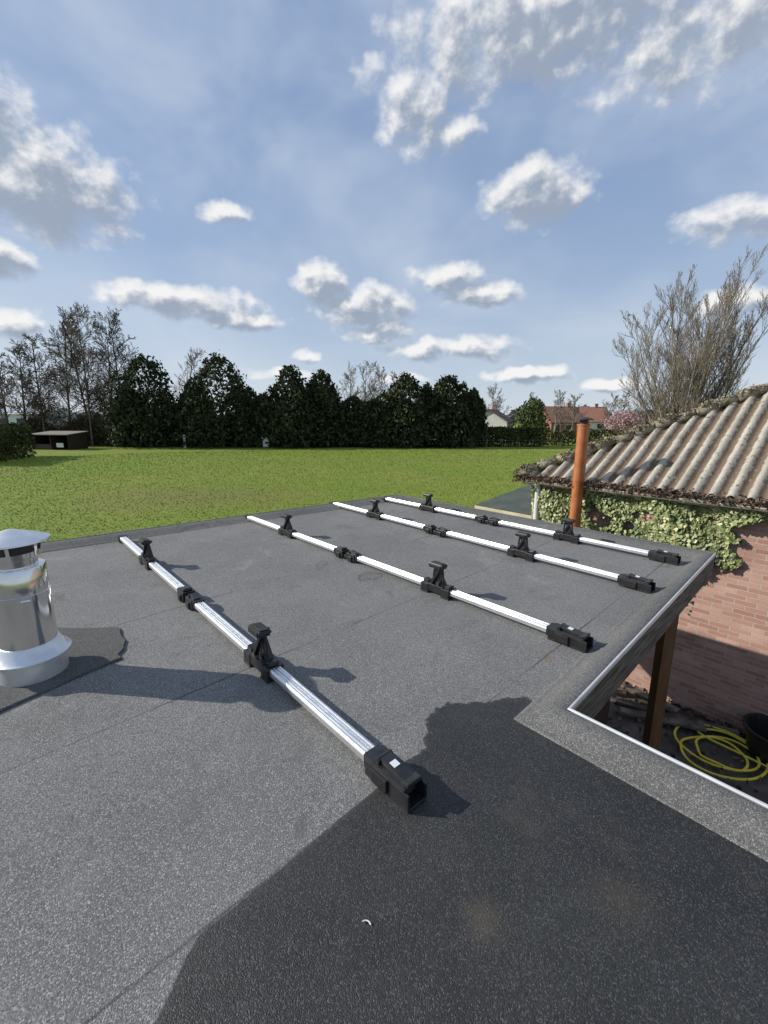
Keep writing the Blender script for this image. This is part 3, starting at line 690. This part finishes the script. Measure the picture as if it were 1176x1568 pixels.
# ---------------------------------------------------------------- distant buildings
def house(name,X,Y,wd,dp,eh,rh,rot,wm,rm,mwin=3,chim=True):
    root=empty(name,(X,Y,GZ)); root.rotation_euler=(0,0,rad(rot)); x=wd/2;y=dp/2
    mesh_obj('walls',[(-x,-y,0),(x,-y,0),(x,y,0),(-x,y,0),(-x,-y,eh),(x,-y,eh),(x,y,eh),(-x,y,eh),(-x,0,eh+rh-.05),(x,0,eh+rh-.05)],[(0,1,5,4),(1,2,6,9,5),(2,3,7,6),(3,0,4,8,7)],wm,root)
    o_=.35; dz=o_*rh/y
    o=mesh_obj('roof',[(-x-o_,-y-o_,eh-dz),(x+o_,-y-o_,eh-dz),(x+o_,0,eh+rh),(-x-o_,0,eh+rh),(x+o_,y+o_,eh-dz),(-x-o_,y+o_,eh-dz)],[(0,1,2,3),(3,2,4,5)],rm,root)
    m=o.modifiers.new('s','SOLIDIFY'); m.thickness=.15
    b=MB(); f=MB()
    for k in range(mwin):
        cx=-x+wd*(k+.5)/mwin; b.box((cx,-y-.02,eh*.55),(wd/mwin*.5,.06,eh*.4)); f.box((cx,-y-.01,eh*.55),(wd/mwin*.5+.2,.05,eh*.4+.2))
    f.obj('window_frames',M_white,root); b.obj('windows',M_glass,root)
    if chim:
        b=MB(); b.box((x*.6,0,eh+rh+.1),(.6,.6,1.1)); b.box((x*.6,0,eh+rh+.68),(.7,.7,.08)); b.obj('chimney',M_wallR,root)
    return root
house('brick_house',35.5,93,7.5,8,2.9,2.9,12,M_wallR,M_tileR)
house('white_house',17.6,74,4.6,6,3.2,1.8,62,M_wallW,M_tileD,2)
house('brick_house',48,110,10,8,2.8,3.2,-10,M_wallW,M_tileR)
house('greenhouse',-100,115,34,14,4.4,1.6,8,M_green_h,M_green_h,9,False)
fs=empty('field_shelter',(-39.3,54.5,GZ)); fs.rotation_euler=(0,0,rad(-8)); b=MB()
b.box((0,1.4,.9),(4.8,.08,1.8)); b.box((-2.36,0,.9),(.08,2.8,1.8)); b.box((2.36,0,.9),(.08,2.8,1.8)); b.box((0,0,.9),(.08,2.8,1.8)); b.box((-1.2,-1.36,.35),(2.3,.06,.6)); b.obj('walls',M_clad,fs)
b=MB(); b.box((0,-.1,1.92),(5.3,3.3,.09),Matrix.Rotation(rad(5),3,'X')); b.obj('roof',M_gut,fs)
b=MB(); b.box((1.25,-1.42,.55),(.9,.05,.5)); b.obj('white_panel',M_white,fs)
b=MB()
for k in range(17):
    x=11+k*1.9; b.cyl((x,56.2,GZ),(x,56.2,GZ+1.15),.05,n=6)
for z in(.5,.95): b.cyl((11,56.2,GZ+z),(41.4,56.2,GZ+z),.012,n=5)
b.obj('field_fence',M_wood)
b=MB(); b.box((-25.3,57,GZ+.8),(.25,.2,1.6)); b.box((-14.9,56.5,GZ+.6),(.7,.1,1.0)); b.box((-14.9,56.48,GZ+1.2),(.9,.12,.12)); b.obj('white_marker_posts',M_white)
# bird
bd=MB(); bd.lathe([(.001,-.22),(.03,-.16),(.06,0),(.05,.1),(.035,.16),(.02,.2),(.001,.24)],10)
RM=Matrix.Rotation(rad(90),4,'Y')
me=MB(); me.v=[RM@v for v in bd.v]; me.f=bd.f
me.add([(.05,.03,.02),(-.08,.03,.02),(-.02,.26,.14),(.06,.24,.15),(-.10,.50,.06)],[(0,1,2,3),(3,2,4)])
me.add([(.05,-.03,.02),(-.08,-.03,.02),(-.02,-.26,.14),(.06,-.24,.15),(-.10,-.50,.06)],[(0,1,2,3),(3,2,4)])
me.add([(-.2,.02,0),(-.2,-.02,0),(-.36,-.06,0),(-.36,.06,0)],[(0,1,2,3)])
o=me.obj('flying_bird',M_feather); o.location=(20.6,40,9.5); o.rotation_euler=(rad(40),rad(-30),rad(60))
